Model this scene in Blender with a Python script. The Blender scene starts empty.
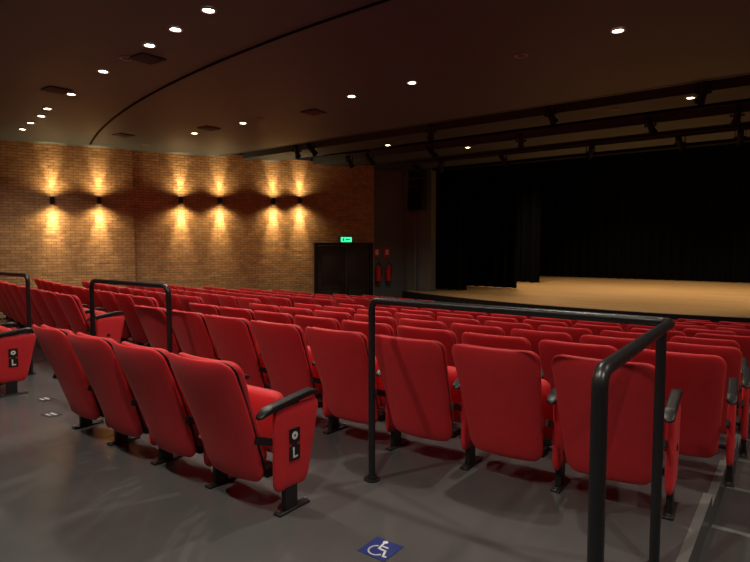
import bpy, math, random
from mathutils import Vector, Matrix, Euler
random.seed(4)
scene=bpy.context.scene
scene.view_settings.view_transform='Standard'
scene.view_settings.look='None'
scene.view_settings.exposure=0.85
COL=scene.collection
CX=-3.45          # hall centre line
EYE=1.6
ZC=4.05           # ceiling height

# ------------------------------------------------------------ materials
def newmat(name):
    m=bpy.data.materials.new(name); m.use_nodes=True
    nt=m.node_tree; b=nt.nodes['Principled BSDF']
    return m,nt,b
def plain(name,col,rough=0.5,metal=0.0,bump=0,bscale=200,spec=0.5,var=0,vscale=3):
    m,nt,b=newmat(name)
    b.inputs['Base Color'].default_value=(*col,1); b.inputs['Roughness'].default_value=rough
    b.inputs['Metallic'].default_value=metal
    b.inputs['Specular IOR Level'].default_value=spec
    tc=nt.nodes.new('ShaderNodeTexCoord')
    if bump:
        n=nt.nodes.new('ShaderNodeTexNoise'); n.inputs['Scale'].default_value=bscale; n.inputs['Detail'].default_value=3
        bp=nt.nodes.new('ShaderNodeBump'); bp.inputs['Strength'].default_value=bump; bp.inputs['Distance'].default_value=0.004
        nt.links.new(tc.outputs['Object'],n.inputs['Vector']); nt.links.new(n.outputs['Fac'],bp.inputs['Height'])
        nt.links.new(bp.outputs['Normal'],b.inputs['Normal'])
    if var:
        n=nt.nodes.new('ShaderNodeTexNoise'); n.inputs['Scale'].default_value=vscale; n.inputs['Detail'].default_value=4
        nt.links.new(tc.outputs['Object'],n.inputs['Vector'])
        mx=nt.nodes.new('ShaderNodeMix'); mx.data_type='RGBA'
        mx.inputs['A'].default_value=(*[c*(1-var) for c in col],1); mx.inputs['B'].default_value=(*[min(1,c*(1+var)) for c in col],1)
        nt.links.new(n.outputs['Fac'],mx.inputs['Factor']); nt.links.new(mx.outputs['Result'],b.inputs['Base Color'])
    return m
def emis(name,col,s):
    m,nt,b=newmat(name)
    b.inputs['Base Color'].default_value=(*col,1)
    b.inputs['Emission Color'].default_value=(*col,1); b.inputs['Emission Strength'].default_value=s
    return m
M_red=plain('red_fabric',(0.63,0.020,0.030),0.55,bump=0.3,bscale=350,spec=0.4,var=0.10,vscale=14)
M_red.node_tree.nodes['Principled BSDF'].inputs['Sheen Weight'].default_value=0.2
M_red.node_tree.nodes['Principled BSDF'].inputs['Sheen Tint'].default_value=(1,0.3,0.28,1)
M_black=plain('black_plastic',(0.012,0.012,0.013),0.4)
M_steel=plain('black_painted_steel',(0.012,0.012,0.014),0.35,spec=0.6)
M_rig=plain('matte_black_rigging',(0.010,0.010,0.011),0.7,spec=0.2)
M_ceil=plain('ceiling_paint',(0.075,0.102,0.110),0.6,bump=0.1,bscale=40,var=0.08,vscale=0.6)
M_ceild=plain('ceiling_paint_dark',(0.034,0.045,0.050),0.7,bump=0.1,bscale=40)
M_void=plain('matte_black',(0.006,0.006,0.006),0.9,spec=0.1)
M_dgrey=plain('dark_grey_plaster',(0.13,0.135,0.13),0.8,bump=0.1,bscale=30)
M_vent=plain('grey_vent',(0.04,0.04,0.04),0.6)
M_cloth=plain('black_drape',(0.005,0.005,0.0055),0.95,spec=0.05,bump=0.2,bscale=120)
M_trim=plain('trim_white',(0.35,0.33,0.3),0.5)
M_nos=plain('step_nosing_grey',(0.16,0.158,0.155),0.55)
M_door=plain('dark_brown_door',(0.028,0.018,0.014),0.55,var=0.3,vscale=6)
M_metal=plain('brushed_metal',(0.4,0.4,0.4),0.35,metal=1)
M_white=plain('white_vinyl',(0.75,0.75,0.75),0.5)
M_blue=plain('blue_vinyl',(0.015,0.035,0.18),0.4)
M_extred=plain('extinguisher_red',(0.6,0.02,0.015),0.3)
M_gls=emis('exit_green',(0.03,0.9,0.35),0.9)
M_glow=emis('lamp_glow',(1.0,0.86,0.62),14)
M_glow2=emis('sconce_glow',(1.0,0.72,0.38),12)

# floor
M_floor,nt,b=newmat('grey_vinyl_floor')
tc=nt.nodes.new('ShaderNodeTexCoord')
n1=nt.nodes.new('ShaderNodeTexNoise'); n1.inputs['Scale'].default_value=1.2; n1.inputs['Detail'].default_value=5
n2=nt.nodes.new('ShaderNodeTexNoise'); n2.inputs['Scale'].default_value=180; n2.inputs['Detail'].default_value=2
cr=nt.nodes.new('ShaderNodeValToRGB')
cr.color_ramp.elements[0].position=0.3; cr.color_ramp.elements[0].color=(0.070,0.072,0.074,1)
cr.color_ramp.elements[1].position=0.75; cr.color_ramp.elements[1].color=(0.104,0.107,0.110,1)
rr=nt.nodes.new('ShaderNodeMapRange'); rr.inputs['To Min'].default_value=0.16; rr.inputs['To Max'].default_value=0.32
bp=nt.nodes.new('ShaderNodeBump'); bp.inputs['Strength'].default_value=0.10; bp.inputs['Distance'].default_value=0.003
for n in (n1,n2): nt.links.new(tc.outputs['Object'],n.inputs['Vector'])
nt.links.new(n1.outputs['Fac'],cr.inputs['Fac']); nt.links.new(cr.outputs['Color'],b.inputs['Base Color'])
nt.links.new(n1.outputs['Fac'],rr.inputs['Value']); nt.links.new(rr.outputs['Result'],b.inputs['Roughness'])
nt.links.new(n2.outputs['Fac'],bp.inputs['Height']); nt.links.new(bp.outputs['Normal'],b.inputs['Normal'])

# brick (UV in metres)
M_brick,nt,b=newmat('tan_brick')
uv=nt.nodes.new('ShaderNodeUVMap')
br=nt.nodes.new('ShaderNodeTexBrick')
br.inputs['Scale'].default_value=1.0
br.inputs['Brick Width'].default_value=0.21; br.inputs['Row Height'].default_value=0.068
br.inputs['Mortar Size'].default_value=0.007; br.inputs['Mortar Smooth'].default_value=0.4
br.inputs['Color1'].default_value=(0.66,0.42,0.20,1); br.inputs['Color2'].default_value=(0.50,0.30,0.135,1)
br.inputs['Mortar'].default_value=(0.26,0.17,0.09,1)
no=nt.nodes.new('ShaderNodeTexNoise'); no.inputs['Scale'].default_value=6; no.inputs['Detail'].default_value=6
mx=nt.nodes.new('ShaderNodeMix'); mx.data_type='RGBA'; mx.blend_type='MULTIPLY'; mx.inputs['Factor'].default_value=0.5
cr=nt.nodes.new('ShaderNodeValToRGB'); cr.color_ramp.elements[0].position=0.3; cr.color_ramp.elements[0].color=(0.5,0.47,0.45,1)
cr.color_ramp.elements[1].position=0.7; cr.color_ramp.elements[1].color=(1,1,1,1)
inv=nt.nodes.new('ShaderNodeMath'); inv.operation='MULTIPLY_ADD'; inv.inputs[1].default_value=-1; inv.inputs[2].default_value=1
ad=nt.nodes.new('ShaderNodeMath'); ad.operation='MULTIPLY_ADD'; ad.inputs[1].default_value=0.8
bp=nt.nodes.new('ShaderNodeBump'); bp.inputs['Strength'].default_value=1.0; bp.inputs['Distance'].default_value=0.018
L=nt.links.new
L(uv.outputs['UV'],br.inputs['Vector']); L(uv.outputs['UV'],no.inputs['Vector'])
L(no.outputs['Fac'],cr.inputs['Fac']); L(br.outputs['Color'],mx.inputs['A']); L(cr.outputs['Color'],mx.inputs['B'])
L(mx.outputs['Result'],b.inputs['Base Color'])
L(br.outputs['Fac'],inv.inputs[0]); L(no.outputs['Fac'],ad.inputs[0]); L(inv.outputs[0],ad.inputs[2])
L(ad.outputs[0],bp.inputs['Height']); L(bp.outputs['Normal'],b.inputs['Normal'])
b.inputs['Roughness'].default_value=0.85

# stage wood
M_wood,nt,b=newmat('stage_wood_planks')
tc=nt.nodes.new('ShaderNodeTexCoord')
br=nt.nodes.new('ShaderNodeTexBrick'); br.inputs['Scale'].default_value=1
br.inputs['Brick Width'].default_value=2.4; br.inputs['Row Height'].default_value=0.14; br.inputs['Mortar Size'].default_value=0.004
br.inputs['Color1'].default_value=(0.54,0.31,0.13,1); br.inputs['Color2'].default_value=(0.44,0.245,0.10,1); br.inputs['Mortar'].default_value=(0.2,0.11,0.05,1)
nt.links.new(tc.outputs['Object'],br.inputs['Vector']); nt.links.new(br.outputs['Color'],b.inputs['Base Color'])
b.inputs['Roughness'].default_value=0.5

# ------------------------------------------------------------ mesh builder
class MB:
    def __init__(s): s.v=[];s.f=[];s.m=[];s.sm=[];s.mats=[];s.uv={}
    def mi(s,mat):
        if mat not in s.mats: s.mats.append(mat)
        return s.mats.index(mat)
    def add(s,vs,fs,mat,smooth=False,T=None):
        o=len(s.v); k=s.mi(mat)
        for p in vs:
            p=Vector(p); s.v.append(T@p if T else p)
        for f in fs: s.f.append(tuple(i+o for i in f)); s.m.append(k); s.sm.append(smooth)
    def box(s,c,d,mat,R=None,T=None,bev=0):
        hx,hy,hz=[q/2 for q in d]
        R3=(R.to_matrix() if isinstance(R,Euler) else R) if R else Matrix.Identity(3)
        c=Vector(c)
        if not bev:
            vs=[c+R3@Vector((x*hx,y*hy,z*hz)) for x in(-1,1) for y in(-1,1) for z in(-1,1)]
            fs=[(0,1,3,2),(4,6,7,5),(0,4,5,1),(2,3,7,6),(0,2,6,4),(1,5,7,3)]
            s.add(vs,fs,mat,False,T); return
        import bmesh
        bm=bmesh.new(); bmesh.ops.create_cube(bm,size=1)
        for v in bm.verts: v.co=Vector((v.co.x*d[0],v.co.y*d[1],v.co.z*d[2]))
        bmesh.ops.bevel(bm,geom=bm.edges[:],offset=bev,segments=3,profile=0.5,affect='EDGES')
        bm.verts.index_update()
        s.add([c+R3@v.co for v in bm.verts],[[v.index for v in f.verts] for f in bm.faces],mat,True,T); bm.free()
    def cyl(s,a,b_,r,mat,r2=None,n=16,cap=True,T=None):
        a=Vector(a);b_=Vector(b_); r2=r if r2 is None else r2
        ax=(b_-a).normalized(); q=ax.to_track_quat('Z','Y').to_matrix()
        vs=[];
        for p,rad in((a,r),(b_,r2)):
            for i in range(n):
                t=2*math.pi*i/n; vs.append(p+q@Vector((rad*math.cos(t),rad*math.sin(t),0)))
        s.add(vs,[(i,(i+1)%n,n+(i+1)%n,n+i) for i in range(n)],mat,True,T)
        if cap: s.add(vs,[tuple(range(n))[::-1],tuple(range(n,2*n))],mat,False,T)
    def tube(s,pts,r,mat,n=14,fil=0.06,T=None):
        P=[Vector(p) for p in pts]; out=[P[0]]
        for i in range(1,len(P)-1):
            d0=(P[i-1]-P[i]).normalized(); d1=(P[i+1]-P[i]).normalized()
            for k in range(7):
                t=k/6; out.append((P[i]+d0*fil)*(1-t)**2+P[i]*2*t*(1-t)+(P[i]+d1*fil)*t**2)
        out.append(P[-1]); P=out; vs=[]
        up=None
        for i,p in enumerate(P):
            d=(P[min(i+1,len(P)-1)]-P[max(i-1,0)]).normalized()
            if up is None: up=d.orthogonal().normalized()
            up=(up-d*up.dot(d)).normalized(); w=d.cross(up)
            for j in range(n):
                a=2*math.pi*j/n; vs.append(p+up*r*math.cos(a)+w*r*math.sin(a))
        fs=[(i*n+j,i*n+(j+1)%n,(i+1)*n+(j+1)%n,(i+1)*n+j) for i in range(len(P)-1) for j in range(n)]
        s.add(vs,fs,mat,True,T)
        s.add(vs,[tuple(range(n))[::-1],tuple(range((len(P)-1)*n,len(P)*n))],mat,False,T)
    def slab(s,w0,w1,h,cr,th,mat,fn,nc=7,p=5):
        out=[]
        base=max(w0,w1)
        for (sx,sz,a0) in((1,1,0),(-1,1,90),(-1,-1,180),(1,-1,270)):
            cxx=sx*(base/2-cr); czz=sz*(h/2-cr)
            for k in range(nc):
                a=math.radians(a0+90*k/(nc-1)); out.append((cxx+cr*math.cos(a),czz+cr*math.sin(a)))
        o2=[]
        for i in range(len(out)):
            a=out[i];b_=out[(i+1)%len(out)]; o2.append(a)
            L_=math.hypot(b_[0]-a[0],b_[1]-a[1]); k=int(L_/0.07)
            for j in range(1,k): o2.append((a[0]+(b_[0]-a[0])*j/k,a[1]+(b_[1]-a[1])*j/k))
        n=len(o2)
        rs=[0.25,0.5,0.72,0.86,0.93,0.97,0.99,1.0]
        vs=[];fs=[]
        def V(x,y,z):
            t=(z+h/2)/h; k=(w0+(w1-w0)*t)/base
            return fn(x*k,y,z+h/2)
        seq=[(r,-1) for r in rs]+[(r,1) for r in rs[:-1][::-1]]
        vs.append(V(0,-th/2,0))
        for r,sd in seq:
            y=sd*th/2*max(0,(1-r**(p*2)))**0.5
            for (x,z) in o2: vs.append(V(x*r,y,z*r))
        vs.append(V(0,th/2,0))
        for j in range(n): fs.append((0,1+j,1+(j+1)%n))
        for i in range(len(seq)-1):
            for j in range(n):
                fs.append((1+i*n+j,1+(i+1)*n+j,1+(i+1)*n+(j+1)%n,1+i*n+(j+1)%n))
        e=len(vs)-1; o=1+(len(seq)-1)*n
        for j in range(n): fs.append((e,o+(j+1)%n,o+j))
        s.add(vs,fs,mat,True)
    def mesh(s,name):
        me=bpy.data.meshes.new(name); me.from_pydata([tuple(v) for v in s.v],[],s.f)
        for m in s.mats: me.materials.append(m)
        me.polygons.foreach_set('material_index',s.m); me.polygons.foreach_set('use_smooth',s.sm); me.update()
        import bmesh
        bm=bmesh.new(); bm.from_mesh(me); bmesh.ops.recalc_face_normals(bm,faces=bm.faces[:]); bm.to_mesh(me); bm.free()
        return me
    def obj(s,name,loc=(0,0,0),rz=0,parent=None):
        return inst(name,s.mesh(name),loc,rz,parent)
def inst(name,me,loc=(0,0,0),rz=0,parent=None):
    o=bpy.data.objects.new(name,me); COL.objects.link(o); o.location=loc; o.rotation_euler=(0,0,rz)
    if parent: o.parent=parent
    return o
def spot(name,loc,energy,size,blend,col,aim=None,parent=None,rad=0.04):
    l=bpy.data.lights.new(name,'SPOT'); l.energy=energy; l.spot_size=math.radians(size); l.spot_blend=blend; l.color=col; l.shadow_soft_size=rad
    o=bpy.data.objects.new(name,l); COL.objects.link(o); o.location=loc
    if aim is not None: o.rotation_euler=Vector(aim).to_track_quat('-Z','Y').to_euler()
    if parent: o.parent=parent
    return o

# ------------------------------------------------------------ hall plan
BR=[-4.0,-1.0,3.2,7.75,10.72,14.3]
def wl(y):   # left wall inner face x
    base=-14.9+0.424*(y-5.1)
    for a,b_ in zip(BR[:-1],BR[1:]):
        if a<=y<b_ or (b_==14.3 and y>=a): return base+0.07*min(1,(y-a)/(b_-a))
    return base
def wlin(y): return -14.9+0.424*(y-5.1)+0.02
def wr(y): return 2*CX-wlin(y)
def curve(x): return 0.012*(x-CX)**2

def brick_wall(name,sign):
    pts=[]
    for a,b_ in zip(BR[:-1],BR[1:]):
        for y in (a,b_-1e-4):
            x=wl(y)
            pts.append((x if sign<0 else 2*CX-x,y))
    o=sign*0.35; z0,z1=-1.2,ZC+0.1
    v=[];f=[];uvs=[]
    d=0; n=len(pts)
    for i,(x,y) in enumerate(pts):
        if i: d+=math.hypot(x-pts[i-1][0],y-pts[i-1][1])
        v+= [(x,y,z0),(x,y,z1),(x+o,y,z0),(x+o,y,z1)]; uvs.append(d)
    for i in range(n-1):
        a=i*4;b_=a+4
        f+=[(a,b_,b_+1,a+1),(a+2,a+3,b_+3,b_+2),(a+1,b_+1,b_+3,a+3),(a,a+2,b_+2,b_)]
    f+=[(0,1,3,2),((n-1)*4,(n-1)*4+2,(n-1)*4+3,(n-1)*4+1)]
    me=bpy.data.meshes.new(name); me.from_pydata(v,[],f); me.materials.append(M_brick)
    ul=me.uv_layers.new(name='UVMap')
    for p in me.polygons:
        for li in p.loop_indices:
            vi=me.loops[li].vertex_index; ul.data[li].uv=(uvs[vi//4],v[vi][2])
    me.update(); return inst(name,me)
brick_wall('wall_left',-1); brick_wall('wall_right',1)

# rear wall
m=MB(); m.box(((wl(-4)+wr(-4))/2,-4.15,1.5),(wr(-4)-wl(-4)+0.6,0.3,5.4),M_dgrey); m.obj('wall_rear')

# floor tiers
DZ=0.08; P=0.95; F0=3.6
bounds=[-4.0]+[F0-0.55+P*(k) for k in range(1,10)]+[15.3]
zs=[-DZ*k for k in range(0,10)]
m=MB()
def strip(xa,xb,ya,yb,zt,cur=True,ns=30):
    def yy(x,y): 
        return y+(curve(x) if (cur and 0<y<15) else 0)
    vs=[]
    for i in range(ns+1):
        for yv in (ya,yb):
            t=i/ns
            x=xa(yv)+(xb(yv)-xa(yv))*t
            for _ in range(3):
                yq=yy(x,yv); x=xa(yq)+(xb(yq)-xa(yq))*t
            vs.append((x,yy(x,yv),zt)); vs.append((x,yy(x,yv),-1.2))
    fs=[]
    for i in range(ns):
        a=i*4;b_=a+4
        fs+=[(a,b_,b_+2,a+2),(a+1,a+3,b_+3,b_+1),(a,a+1,b_+1,b_),(a+2,b_+2,b_+3,a+3)]
    fs+=[(0,2,3,1),(ns*4,ns*4+1,ns*4+3,ns*4+2)]
    m.add(vs,fs,M_floor)
AX0,AX1=-0.40,0.70
for k in range(10):
    strip(wlin,lambda y:AX0,bounds[k],bounds[k+1],zs[k])
    strip(lambda y:AX1,wr,bounds[k],bounds[k+1],zs[k],ns=12)
ab=[-4.0]+[2.95+P*j for j in range(0,9)]+[15.3]
az=[0]+[max(-0.72,-0.17-DZ*j) for j in range(9)]
for j in range(len(ab)-1):
    strip(lambda y:AX0,lambda y:AX1,ab[j],ab[j+1],az[j],ns=3)
m.obj('floor')
# step nosings
m=MB()
for j in range(1,len(ab)-1):
    y=ab[j]+curve(0.15)
    m.box(((AX0+AX1)/2,y-0.03,az[j-1]+0.002),(AX1-AX0-0.02,0.05,0.006),M_nos)
for k in range(9):
    ya=max(bounds[k],2.95)+curve(AX0); yb=bounds[k+1]+curve(AX0)
    for xx in (AX0-0.025,AX1+0.025): m.box((xx,(ya+yb)/2,zs[k]+0.002),(0.05,yb-ya-0.01,0.006),M_nos)
m.obj('trim_step_nosing')

# ------------------------------------------------------------ ceiling with slots
m=MB()
def cstrip(ya,yb,z0,z1,mat):
    vs=[]
    for y in (ya,yb):
        for x in (wl(min(y,14.2))-0.1,wr(min(y,14.2))+0.1):
            vs+=[(x,y,z0),(x,y,z1)]
    m.add(vs,[(0,2,6,4),(1,5,7,3),(0,1,3,2),(4,6,7,5),(0,4,5,1),(2,3,7,6)],mat)
cstrip(-4.3,9.75,ZC,ZC+0.2,M_ceil)
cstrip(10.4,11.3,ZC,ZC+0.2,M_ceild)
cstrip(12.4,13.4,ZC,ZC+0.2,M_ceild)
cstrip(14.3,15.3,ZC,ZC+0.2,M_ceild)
cstrip(9.6,15.3,ZC+0.9,ZC+1.0,M_void)
for y in (9.7,15.3): cstrip(y-0.05,y,ZC,ZC+0.95,M_void)
m.obj('ceiling')
m=MB(); pv=[]
N=40
for i in range(N+1):
    x=-13.7+i*(12.0/N); y=4.62+0.0196*(x-CX)**2
    pv.append((x,y))
vs=[]
for x,y in pv: vs+=[(x,y,ZC-0.004),(x,y+0.05,ZC-0.004),(x,y,ZC-0.02),(x,y+0.02,ZC-0.02)]
fs=[]
for i in range(N):
    a=i*4;b_=a+4
    fs+=[(a,b_,b_+1,a+1),(a,a+2,b_+2,b_),(a+2,a+3,b_+3,b_+2),(a+3,a+1,b_+1,b_+3)]
m.add(vs,fs,M_void); m.obj('trim_ceiling_joint')

# ------------------------------------------------------------ seats
BO=-0.16
def seat_mesh(left_arm):
    m=MB()
    def ycurve(z):
        t=max(0,(z-0.2))/0.77
        return BO-0.035-0.29*t**1.15
    def fn(x,y,z):
        zz=z+0.19
        return Vector((x,ycurve(zz)+y+0.055*(x/0.28)**2,zz))
    m.slab(0.50,0.59,0.78,0.08,0.062,M_red,fn,p=4)
    def fnp(x,y,z):
        zz=z+0.205
        return Vector((x,ycurve(zz)+y+0.033+0.055*(x/0.28)**2,zz))
    m.slab(0.485,0.572,0.755,0.075,0.016,M_black,fnp,p=4)
    def fn2(x,y,z):
        zz=z+0.30
        return Vector((x,ycurve(zz)+y+0.075+0.045*(x/0.28)**2-0.02*math.sin((zz-0.3)/0.66*math.pi),zz))
    m.slab(0.49,0.575,0.66,0.07,0.105,M_red,fn2,p=3)
    R=Matrix.Rotation(math.radians(16),3,'X')
    def fn3(x,y,z):
        q=R@Vector((x,y,z-0.22)); return q+Vector((0,0.06,0.47))
    m.slab(0.50,0.48,0.46,0.06,0.125,M_red,fn3,p=3)
    def fn4(x,y,z):
        q=R@Vector((x,y+0.066,z-0.19)); return q+Vector((0,0.06,0.47))
    m.slab(0.42,0.42,0.38,0.05,0.02,M_black,fn4,p=4)
    m.cyl((-0.31,-0.03,0.25),(0.31,-0.03,0.25),0.018,M_black,n=10)
    m.box((0,-0.08,0.24),(0.5,0.10,0.05),M_black)
    for sx in ([1,-1] if left_arm else [1]):
        x=sx*0.325
        def fp(a,y,z,x=x):
            zz=z+0.14
            return Vector((x+y,a-0.01+0.06*((zz-0.16)/0.5),zz))
        m.slab(0.27,0.39,0.51,0.06,0.05,M_red,fp,p=6)
        def fa(a,y,z,x=x):
            return Vector((x+(z-0.0325),a-0.02,0.675+y+0.03*(a/0.24)-0.02*max(0,(abs(a)-0.18)/0.06)))
        m.slab(0.50,0.50,0.065,0.03,0.04,M_black,fa,p=4)
        m.box((x,-0.02,0.10),(0.035,0.10,0.20),M_black)
        m.box((x,-0.04,0.42),(0.02,0.20,0.5),M_black)
        m.box((x,0.0,0.008),(0.06,0.26,0.016),M_black,bev=0.005)
        for dy in (-0.11,0.12): m.cyl((x,dy,0.014),(x,dy,0.026),0.012,M_metal,n=8)
        m.box((x-0.02,-0.17,0.46),(0.016,0.20,0.045),M_black,R=Euler((math.radians(-20),0,0)))
        m.cyl((x-0.032,0.0,0.40),(x+0.03,0.0,0.40),0.022,M_black,n=12)
    return m.mesh('theater_seat')
ME1=seat_mesh(False); ME2=seat_mesh(True)
S=0.65
def seat(x,yb,left,z):
    y=yb+curve(x); rz=math.atan(2*0.012*(x-CX))
    return inst('theater_seat',ME2 if left else ME1,(x,y,z),rz+random.uniform(-.006,.006))
YB=2.33
x_end=-2.42-0.325
Lseat=None
for i in range(4):
    o=seat(x_end-i*S,YB,i==3,0)
    if i==0: Lseat=o
Lseat2=None
for i in range(11):
    o=seat(-7.02-i*S,YB-0.08,i==10,0)
    if i==0: Lseat2=o
for i in range(6): seat(1.4+i*S,YB,i==0,0)
ends=[-0.90,-0.68,-0.66,-0.74,-0.66]
for k in range(10):
    yb=F0+P*k; z=zs[k]
    xe=ends[min(k,4)] - (0.25 if (k>4 and k%2) else 0)
    n=int((xe+6.1)/S)+1
    for i in range(n): seat(xe-i*S,yb,i==n-1,z)
    xs=-7.75+ (0.3 if k%2 else 0)
    xs_list=[]
    x=xs
    while x> wl(yb+curve(x))+1.0 and not (k>=8 and x<-9.9): xs_list.append(x); x-=S
    for x in xs_list: seat(x,yb,x==xs_list[-1],z)
    x=1.12; rl=[]
    while x< wr(yb+curve(x))-1.0: rl.append(x); x+=S
    for i,x in enumerate(rl): seat(x,yb,i==0,z)

def text_mesh(body,size):
    c=bpy.data.curves.new('txt','FONT'); c.body=body; c.size=size; c.align_x='CENTER'; c.align_y='CENTER'; c.extrude=0.0006; c.offset=0.002
    o=bpy.data.objects.new('txt',c); COL.objects.link(o)
    dg=bpy.context.evaluated_depsgraph_get(); me=bpy.data.meshes.new_from_object(o.evaluated_get(dg))
    bpy.data.objects.remove(o); return me
def plaque(par,letter):
    m=MB(); x=0.325+0.0265
    m.box((x,0.0,0.462),(0.006,0.088,0.088),M_black); m.box((x,0.0,0.355),(0.006,0.088,0.088),M_black)
    m.cyl((x+0.003,0,0.462),(x+0.005,0,0.462),0.024,M_white,n=24)
    m.cyl((x+0.004,0,0.462),(x+0.006,0,0.462),0.007,M_black,n=16)
    m.obj('row_plaque',parent=par)
    t=text_mesh(letter,0.088); t.materials.clear(); t.materials.append(M_white)
    o=inst('row_letter',t,(x+0.0045,0,0.355),0,par); o.rotation_euler=(math.pi/2,0,math.pi/2)
plaque(Lseat,'L'); plaque(Lseat2,'L')

# ------------------------------------------------------------ handrails
RZ=1.235; r=0.024
def flange(m,x,y,z=0): 
    m.cyl((x,y,z),(x,y,z+0.012),0.055,M_steel,n=24); m.cyl((x,y,z+0.012),(x,y,z+0.03),0.034,M_steel,n=20)
m=MB()
m.tube([(-0.455,1.68,0),(-0.455,1.68,RZ),(-0.485,2.97,RZ),(-2.29,2.97,RZ),(-2.29,2.97,0)],r,M_steel,fil=0.06)
m.tube([(-0.525,2.97,RZ-0.01),(-0.525,2.97,0)],r,M_steel)
for p in((-0.455,1.68),(-0.525,2.97),(-2.29,2.97)): flange(m,*p)
m.obj('handrail')
for xa,xb in((-6.0,-4.57),(-9.6,-7.62),(0.95,3.2)):
    m=MB(); ya=2.90
    m.tube([(xa,ya,0),(xa,ya,RZ),(xb,ya,RZ),(xb,ya,0)],r,M_steel,fil=0.09)
    flange(m,xa,ya); flange(m,xb,ya); m.obj('handrail')

# ------------------------------------------------------------ floor stickers
def ribbon(m,pts,w,mat,z):
    for a,b_ in zip(pts[:-1],pts[1:]):
        a=Vector((*a,0));b_=Vector((*b_,0)); d=(b_-a).normalized(); n=Vector((-d.y,d.x,0))*w/2; e=d*w*0.25
        m.add([a-n-e,b_-n+e,b_+n+e,a+n-e],[(0,1,2,3)],mat,T=Matrix.Translation((0,0,z)))
m=MB(); m.box((0,0,0.0015),(0.175,0.175,0.003),M_blue)
zt=0.0036
m.add([(0.0145*math.cos(t*math.pi/8)-0.015,0.0145*math.sin(t*math.pi/8)+0.065,zt) for t in range(16)],[tuple(range(16))],M_white)
ribbon(m,[(-0.015,0.05),(-0.008,-0.005),(0.035,-0.005),(0.055,-0.055),(0.07,-0.05)],0.012,M_white,zt)
ribbon(m,[(-0.01,0.025),(0.03,0.025)],0.010,M_white,zt)
ribbon(m,[(-0.005+0.045*math.cos(a),-0.025+0.045*math.sin(a)) for a in [math.radians(d) for d in range(120,345,15)]],0.010,M_white,zt)
m.obj('accessible_floor_sign',(-1.715,2.30,0),0)
for x,y in((-6.25,2.5),(-5.62,2.30),(-5.2,2.75)):
    m=MB(); m.box((0,0,0.0015),(0.17,0.12,0.003),M_black); ribbon(m,[(-0.05,0.02),(0.05,0.02)],0.02,M_white,zt); ribbon(m,[(-0.05,-0.025),(0.03,-0.025)],0.015,M_white,zt)
    m.obj('floor_seat_label',(x,y,0),0.05)

# ------------------------------------------------------------ downlights
mm=MB(); n=28
vs=[];
for (rr_,z) in((0.085,0),(0.085,-0.012),(0.062,-0.014),(0.058,-0.004)):
    for i in range(n):
        t=2*math.pi*i/n; vs.append((rr_*math.cos(t),rr_*math.sin(t),z))
fs=[(k*n+i,k*n+(i+1)%n,(k+1)*n+(i+1)%n,(k+1)*n+i) for k in range(3) for i in range(n)]
mm.add(vs,fs,M_trim,True); mm.add(vs[3*n:],[tuple(range(n))],M_glow)
ME_D=mm.mesh('ceiling_downlight')
mm2=MB(); mm2.add(vs,fs,M_trim,True); mm2.add(vs[3*n:],[tuple(range(n))],M_vent)
ME_D0=mm2.mesh('ceiling_downlight_off')
WARM=(1.0,0.89,0.74)
dl=[(-5.0,3.71),(-5.73,3.80),(-6.43,3.90),(-7.89,4.07),(-9.47,4.35),(-10.8,4.54),(-11.5,4.72),(-12.3,4.85),(-13.1,5.0),
    (-1.76,6.87),(-4.75,7.15),(-5.96,7.19),(-8.96,7.42),(-10.6,7.44),
    (-1.56,10.65),(-3.9,10.7),(-8.1,11.15),(-6.7,12.6),
    (-1.9,3.6),(1.6,3.7),(1.8,7.0),(4.4,5.2),
    (-1.2,0.4),(-3.4,0.5),(-5.6,0.6),(-8.2,0.9),(1.6,0.5),(-11,1.2)]
for i,(x,y) in enumerate(dl):
    o=inst('ceiling_downlight',ME_D,(x,y,ZC-0.001))
    e=85
    if y<2: e=130
    if y<2 and x<-5: e=38
    if 2<=i<9: e=48
    if y>10: e=75
    spot('lamp',(0,0,-0.03),e,130,0.9,WARM,(0,0,-1),o,0.05)
for x,y in((-2.97,7.0),(-8.4,7.38),(-2.75,10.72),(-7.1,3.97),(-12.7,7.55)): inst('ceiling_downlight',ME_D0,(x,y,ZC-0.001))
# AC diffusers
mm=MB(); mm.box((0,0,-0.01),(0.34,0.34,0.02),M_vent,bev=0.004)
for i in range(6): mm.box((0,-0.125+i*0.05,-0.024),(0.28,0.012,0.01),M_dgrey,R=Euler((0.5,0,0)))
ME_V=mm.mesh('ceiling_air_vent')
for x,y in((-6.9,4.15),(-9.4,4.1),(-12.0,6.6),(-9.9,7.3),(-7.2,7.6)): inst('ceiling_air_vent',ME_V,(x,y,ZC-0.001))

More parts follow.
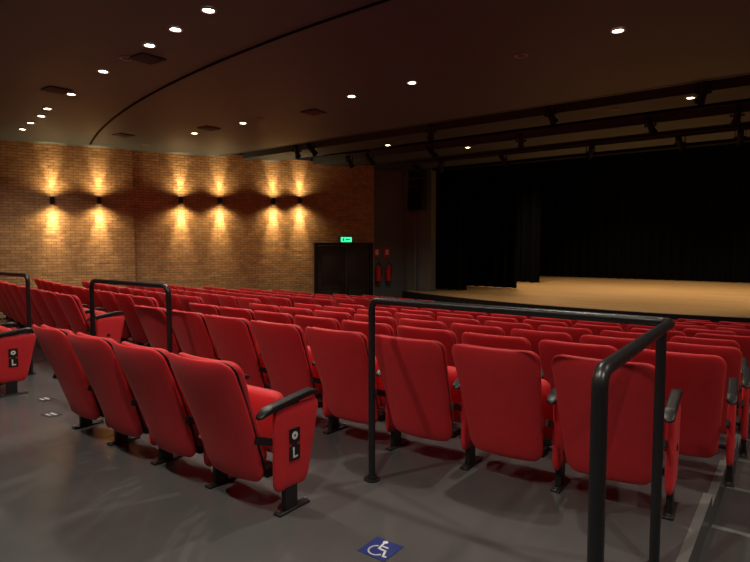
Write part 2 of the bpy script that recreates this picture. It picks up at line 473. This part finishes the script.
# ------------------------------------------------------------ wall sconces (up/down)
mm=MB(); 
mm.cyl((0,0,-0.09),(0,0,0.09),0.05,M_steel,n=24,cap=False)
mm.cyl((0,0,0.075),(0,0,0.078),0.044,M_glow2,n=20); mm.cyl((0,0,-0.078),(0,0,-0.075),0.044,M_glow2,n=20)
mm.box((-0.07,0,0),(0.06,0.05,0.10),M_steel)
mm.box((-0.10,0,0),(0.014,0.10,0.14),M_steel)
ME_S=mm.mesh('wall_sconce')
sc=[(6.06,2.69),(6.99,2.73),(8.81,2.81),(9.75,2.84),(11.19,2.89),(11.94,2.94)]
SC=(1.0,0.68,0.33)
for sgn in(-1,1):
    for y,z in sc+[(3.9,2.7),(1.6,2.7)]:
        x=wl(y)+0.107
        ang=math.atan(-0.424-0.015)
        if sgn>0: x=2*CX-x; ang=math.pi-ang
        o=inst('wall_sconce',ME_S,(x,y,z),ang)
        spot('lamp_up',(0.03,0,0.10),60,40,1.0,SC,(-0.17,0,1),o,0.035)
        spot('lamp_down',(0.03,0,-0.10),115,40,1.0,SC,(-0.15,0,-1),o,0.035)
        if sgn<0:
            spot('fill_spill',(0.12,0,-0.11),28,150,1.0,SC,(0,0,-1),o,0.05)  # added wide fill beside the sconce beams, brightens the brick around them
            spot('fill_spill_up',(0.12,0,0.11),14,165,1.0,SC,(0,0,1),o,0.05)  # added upward fill, lifts dark blotches on the wall below the ceiling

# ------------------------------------------------------------ door, exit sign
yd0,yd1=12.45,14.2
d=Vector((wl(yd1)-wl(yd0),yd1-yd0,0)); ang=math.atan2(d.y,d.x)
nrmw=Vector((math.sin(ang),-math.cos(ang),0))
pm=Vector((wl(13.3),13.3,0))+nrmw*0.015
m=MB(); W=1.80; H=2.34
for sx in(-1,1):
    m.box((sx*(W/2+0.05),-0.05,H/2),(0.10,0.10,H),M_black)
    m.box((sx*W/4,-0.03,H/2-0.01),(W/2-0.012,0.05,H-0.04),M_door,bev=0.008)
    for zz,hh in((0.55,0.8),(1.6,0.95)): m.box((sx*W/4,-0.06,zz),(W/2-0.25,0.012,hh),M_door,bev=0.004)
    m.cyl((sx*0.12,-0.11,0.85),(sx*0.12,-0.11,1.35),0.014,M_steel,n=10)
    for zz in(0.9,1.3): m.cyl((sx*0.12,-0.05,zz),(sx*0.12,-0.11,zz),0.009,M_steel,n=8)
m.box((0,-0.05,H+0.04),(W+0.2,0.10,0.08),M_black)
m.obj('door_1',(pm.x,pm.y,-0.72),ang)
m=MB(); m.box((0,0,0),(0.40,0.05,0.18),M_black,bev=0.006); m.box((0,-0.028,0),(0.37,0.006,0.15),M_gls)
m.box((0.05,-0.033,0.0),(0.16,0.003,0.04),M_white); m.box((-0.1,-0.033,0.0),(0.05,0.003,0.09),M_white)
yy=13.35; m.obj('exit_sign',(wl(yy)+0.06,yy-0.02,1.80),ang)

# ------------------------------------------------------------ proscenium walls
def wallseg(m,a,b_,z0,z1,t,mat):
    a=Vector((*a,0));b_=Vector((*b_,0)); d=b_-a; c=(a+b_)/2
    m.box((c.x,c.y,(z0+z1)/2),(d.length,t,z1-z0),mat,R=Euler((0,0,math.atan2(d.y,d.x))))
for nm,sg in(('wall_proscenium_left',1),('wall_proscenium_right',-1)):
    fx=(lambda x:x) if sg>0 else (lambda x:2*CX-x)
    m=MB()
    wallseg(m,(fx(-11.12),14.35),(fx(-10.55),15.45),-1.2,5.1,0.2,M_dgrey)
    wallseg(m,(fx(-10.7),15.5),(fx(-9.45),15.5),-1.2,7.0,0.3,M_dgrey)
    wallseg(m,(fx(-14.0),15.7),(fx(-10.4),15.7),-1.2,7.0,0.25,M_void)
    m.box((fx(-10.0),15.31,2.0),(0.10,0.10,4.0),M_dgrey)
    m.obj(nm)
m=MB(); m.box((CX,15.55,5.5),(12.1,0.3,3.0),M_void); m.obj('wall_proscenium_header')
m=MB()
m.box((CX,27.3,3),(21.2,0.3,9),M_void); m.obj('wall_stage_back')
m=MB(); m.box((CX-10.6,21.5,3),(0.3,12,9),M_void); m.obj('wall_stage_left')
m=MB(); m.box((CX+10.6,21.5,3),(0.3,12,9),M_void); m.obj('wall_stage_right')
m=MB(); m.box((CX,21.5,7.6),(21.4,12.2,0.3),M_void); m.obj('ceiling_stage')
# ------------------------------------------------------------ stage
SZ=0.14
m=MB(); N=36
def sy(x): return 13.3+1.75*((x-CX)/6.95)**2
xs=[CX-6.85+13.7*i/N for i in range(N+1)]
def band(off0,yend,z,mat,zb):
    vs=[];fs=[]
    for x in xs:
        a=sy(x)+off0; b_=yend if yend else sy(x)+0.12
        b_=max(b_,a+0.001)
        vs+=[(x,a,z),(x,b_,z),(x,a,zb),(x,b_,zb)]
    for i in range(N):
        p=i*4;q=p+4
        fs+=[(p,q,q+1,p+1),(p,p+2,q+2,q),(p+1,q+1,q+3,p+3)]
    fs+=[(0,1,3,2),(N*4,N*4+2,N*4+3,N*4+1)]
    m.add(vs,fs,mat)
band(0.0,None,SZ,M_black,-1.2)
band(0.12,15.65,SZ,M_wood,-1.2)
m.box((CX,21.4,SZ-0.5),(21.0,11.5,1.0),M_wood)
m.obj('stage_floor')
def curtain(x0,x1,y,z0,z1,amp,wl_,name='stage_curtain'):
    m=MB(); n=int((x1-x0)/wl_*10); vs=[]
    for i in range(n+1):
        x=x0+(x1-x0)*i/n; ph=2*math.pi*(x-x0)/wl_
        dy=amp*math.sin(ph)+amp*0.3*math.sin(ph*0.37+1)
        for j,z in enumerate((z0,(z0+z1)/2,z1)): vs.append((x,y+dy*(1.1-0.2*j),z))
    fs=[(i*3+j,(i+1)*3+j,(i+1)*3+j+1,i*3+j+1) for i in range(n) for j in range(2)]
    m.add(vs,fs,M_cloth,True)
    m.cyl((x0,y,z1),(x1,y,z1),0.03,M_steel,n=8)
    return m.obj(name)
for f in (lambda a,b_:(a,b_), lambda a,b_:(2*CX-b_,2*CX-a)):
    curtain(*f(-10.6,-8.7),16.3,SZ+0.02,6.6,0.10,0.35)
    curtain(*f(-10.9,-7.75),18.2,SZ+0.02,6.6,0.10,0.35)
    curtain(*f(-11.2,-8.2),21.5,SZ+0.02,6.6,0.10,0.4)
curtain(CX-10.2,CX+10.2,26.6,SZ+0.02,7.2,0.08,0.4,'stage_backdrop_curtain')

# lighting fixtures
mm=MB()
a=math.radians(40)
dirv=Vector((0,math.cos(a),-math.sin(a)))
c=Vector((0,0,-0.22))
mm.cyl(c-dirv*0.14,c+dirv*0.10,0.06,M_rig,n=20); mm.cyl(c+dirv*0.10,c+dirv*0.17,0.06,M_rig,r2=0.078,n=20)
mm.cyl(c-dirv*0.19,c-dirv*0.14,0.04,M_rig,r2=0.06,n=20)
mm.cyl(c+dirv*0.165,c+dirv*0.172,0.062,M_metal,n=20)
mm.box((0,0,-0.08),(0.20,0.03,0.010),M_rig)
for sx in(-1,1): mm.box((sx*0.095,0,-0.15),(0.010,0.03,0.14),M_rig); mm.cyl((sx*0.06,0,-0.22),(sx*0.115,0,-0.22),0.016,M_rig,n=10)
mm.cyl((0,0,-0.08),(0,0,-0.025),0.012,M_rig,n=10); mm.box((0,0,-0.026),(0.03,0.04,0.022),M_rig,bev=0.005)
ME_F=mm.mesh('stage_spotlight')
for y,xx,zb in((10.05,(-10.1,-9.6,-6.2,-3.7,-1.3,1.0),4.18),(11.85,(-9.9,-9.2,-7.3,-5.0,-2.4,-1.0,0.8,2),4.12),(13.85,(-9.0,-8.2,-6.3,-4.1,-2.2,-1.1,0.9,2.2),4.06)):
    m=MB(); m.cyl((CX-6.6,y,zb),(CX+6.6,y,zb),0.018,M_rig,n=12)
    for q in range(7): m.cyl((CX-6.3+q*2.1,y,zb),(CX-6.3+q*2.1,y,ZC+0.89),0.010,M_rig,n=8)
    m.obj('lighting_bar')
    for x in xx:
        inst('stage_spotlight',ME_F,(x,y,zb-0.004),random.uniform(-0.7,0.7))
# line array speaker
m=MB()
for i in range(5):
    m.box((0,-0.02*i*i*0.25,-0.14-i*0.24),(0.50,0.36,0.22),M_black,R=Euler((math.radians(-3*i),0,0)),bev=0.015)
    m.box((0,-0.185-0.02*i*i*0.25,-0.14-i*0.24),(0.46,0.01,0.18),M_void,R=Euler((math.radians(-3*i),0,0)))
for sx in(-.15,.15): m.cyl((sx,0,0),(sx,0,0.14),0.01,M_steel,n=8)
m.box((0,0,0),(0.55,0.3,0.04),M_steel)
m.obj('line_array_speaker',(-9.5,14.65,3.90),0.2)

# fire extinguishers
def ext():
    m=MB()
    m.cyl((0,0,0.05),(0,0,0.48),0.085,M_extred,n=24); m.cyl((0,0,0.48),(0,0,0.57),0.085,M_extred,r2=0.03,n=24)
    m.cyl((0,0,0.0),(0,0,0.05),0.075,M_black,n=24); m.cyl((0,0,0.57),(0,0,0.62),0.02,M_metal,n=12)
    m.box((0,-0.04,0.65),(0.025,0.14,0.02),M_black); m.box((0,-0.03,0.62),(0.025,0.12,0.015),M_black)
    m.tube([(0.02,0,0.6),(0.13,0,0.58),(0.12,0,0.25)],0.012,M_black,fil=0.05)
    m.box((0,0.095,0.4),(0.05,0.03,0.3),M_metal)
    m.box((0,0.105,0.98),(0.22,0.012,0.30),M_extred); m.box((0,0.098,0.98),(0.10,0.006,0.16),M_white)
    return m.mesh('fire_extinguisher')
ME_E=ext()
dang=math.atan2(1.10,0.57)
nrm=Vector((math.sin(dang),-math.cos(dang),0))
for t in(0.14,0.44):
    p=Vector((-11.12,14.35,0)).lerp(Vector((-10.55,15.45,0)),t)+nrm*0.22
    inst('fire_extinguisher',ME_E,(p.x,p.y,0.42),dang)

# stage lighting (work lights in the fly space)
for x,y in((CX-4.5,18.5),(CX,17.4),(CX+4.5,18.5),(CX-2.5,22.5),(CX+3,22.5)):
    o=inst('stage_spotlight',ME_F,(x,y,6.98))
    spot('lamp',(0,0.1,-0.6),430,100,0.7,(1.0,0.80,0.50),(0,0,-1),o,0.08)
    m=MB(); m.cyl((x-0.6,y,7.0),(x+0.6,y,7.0),0.02,M_steel,n=8); m.cyl((x,y,7.0),(x,y,7.44),0.015,M_steel,n=8); m.obj('lighting_bar')

# world
w=bpy.data.worlds.new('World'); scene.world=w; w.use_nodes=True
w.node_tree.nodes['Background'].inputs[0].default_value=(0.02,0.018,0.016,1); w.node_tree.nodes['Background'].inputs[1].default_value=0.3

cam=bpy.data.cameras.new('camera'); co=bpy.data.objects.new('camera',cam); COL.objects.link(co)
cam.sensor_width=36; cam.lens=36*560/750; cam.clip_start=0.05
co.location=(0,0,EYE); co.rotation_euler=(math.radians(90-3.57),0,math.radians(37.3))
scene.camera=co
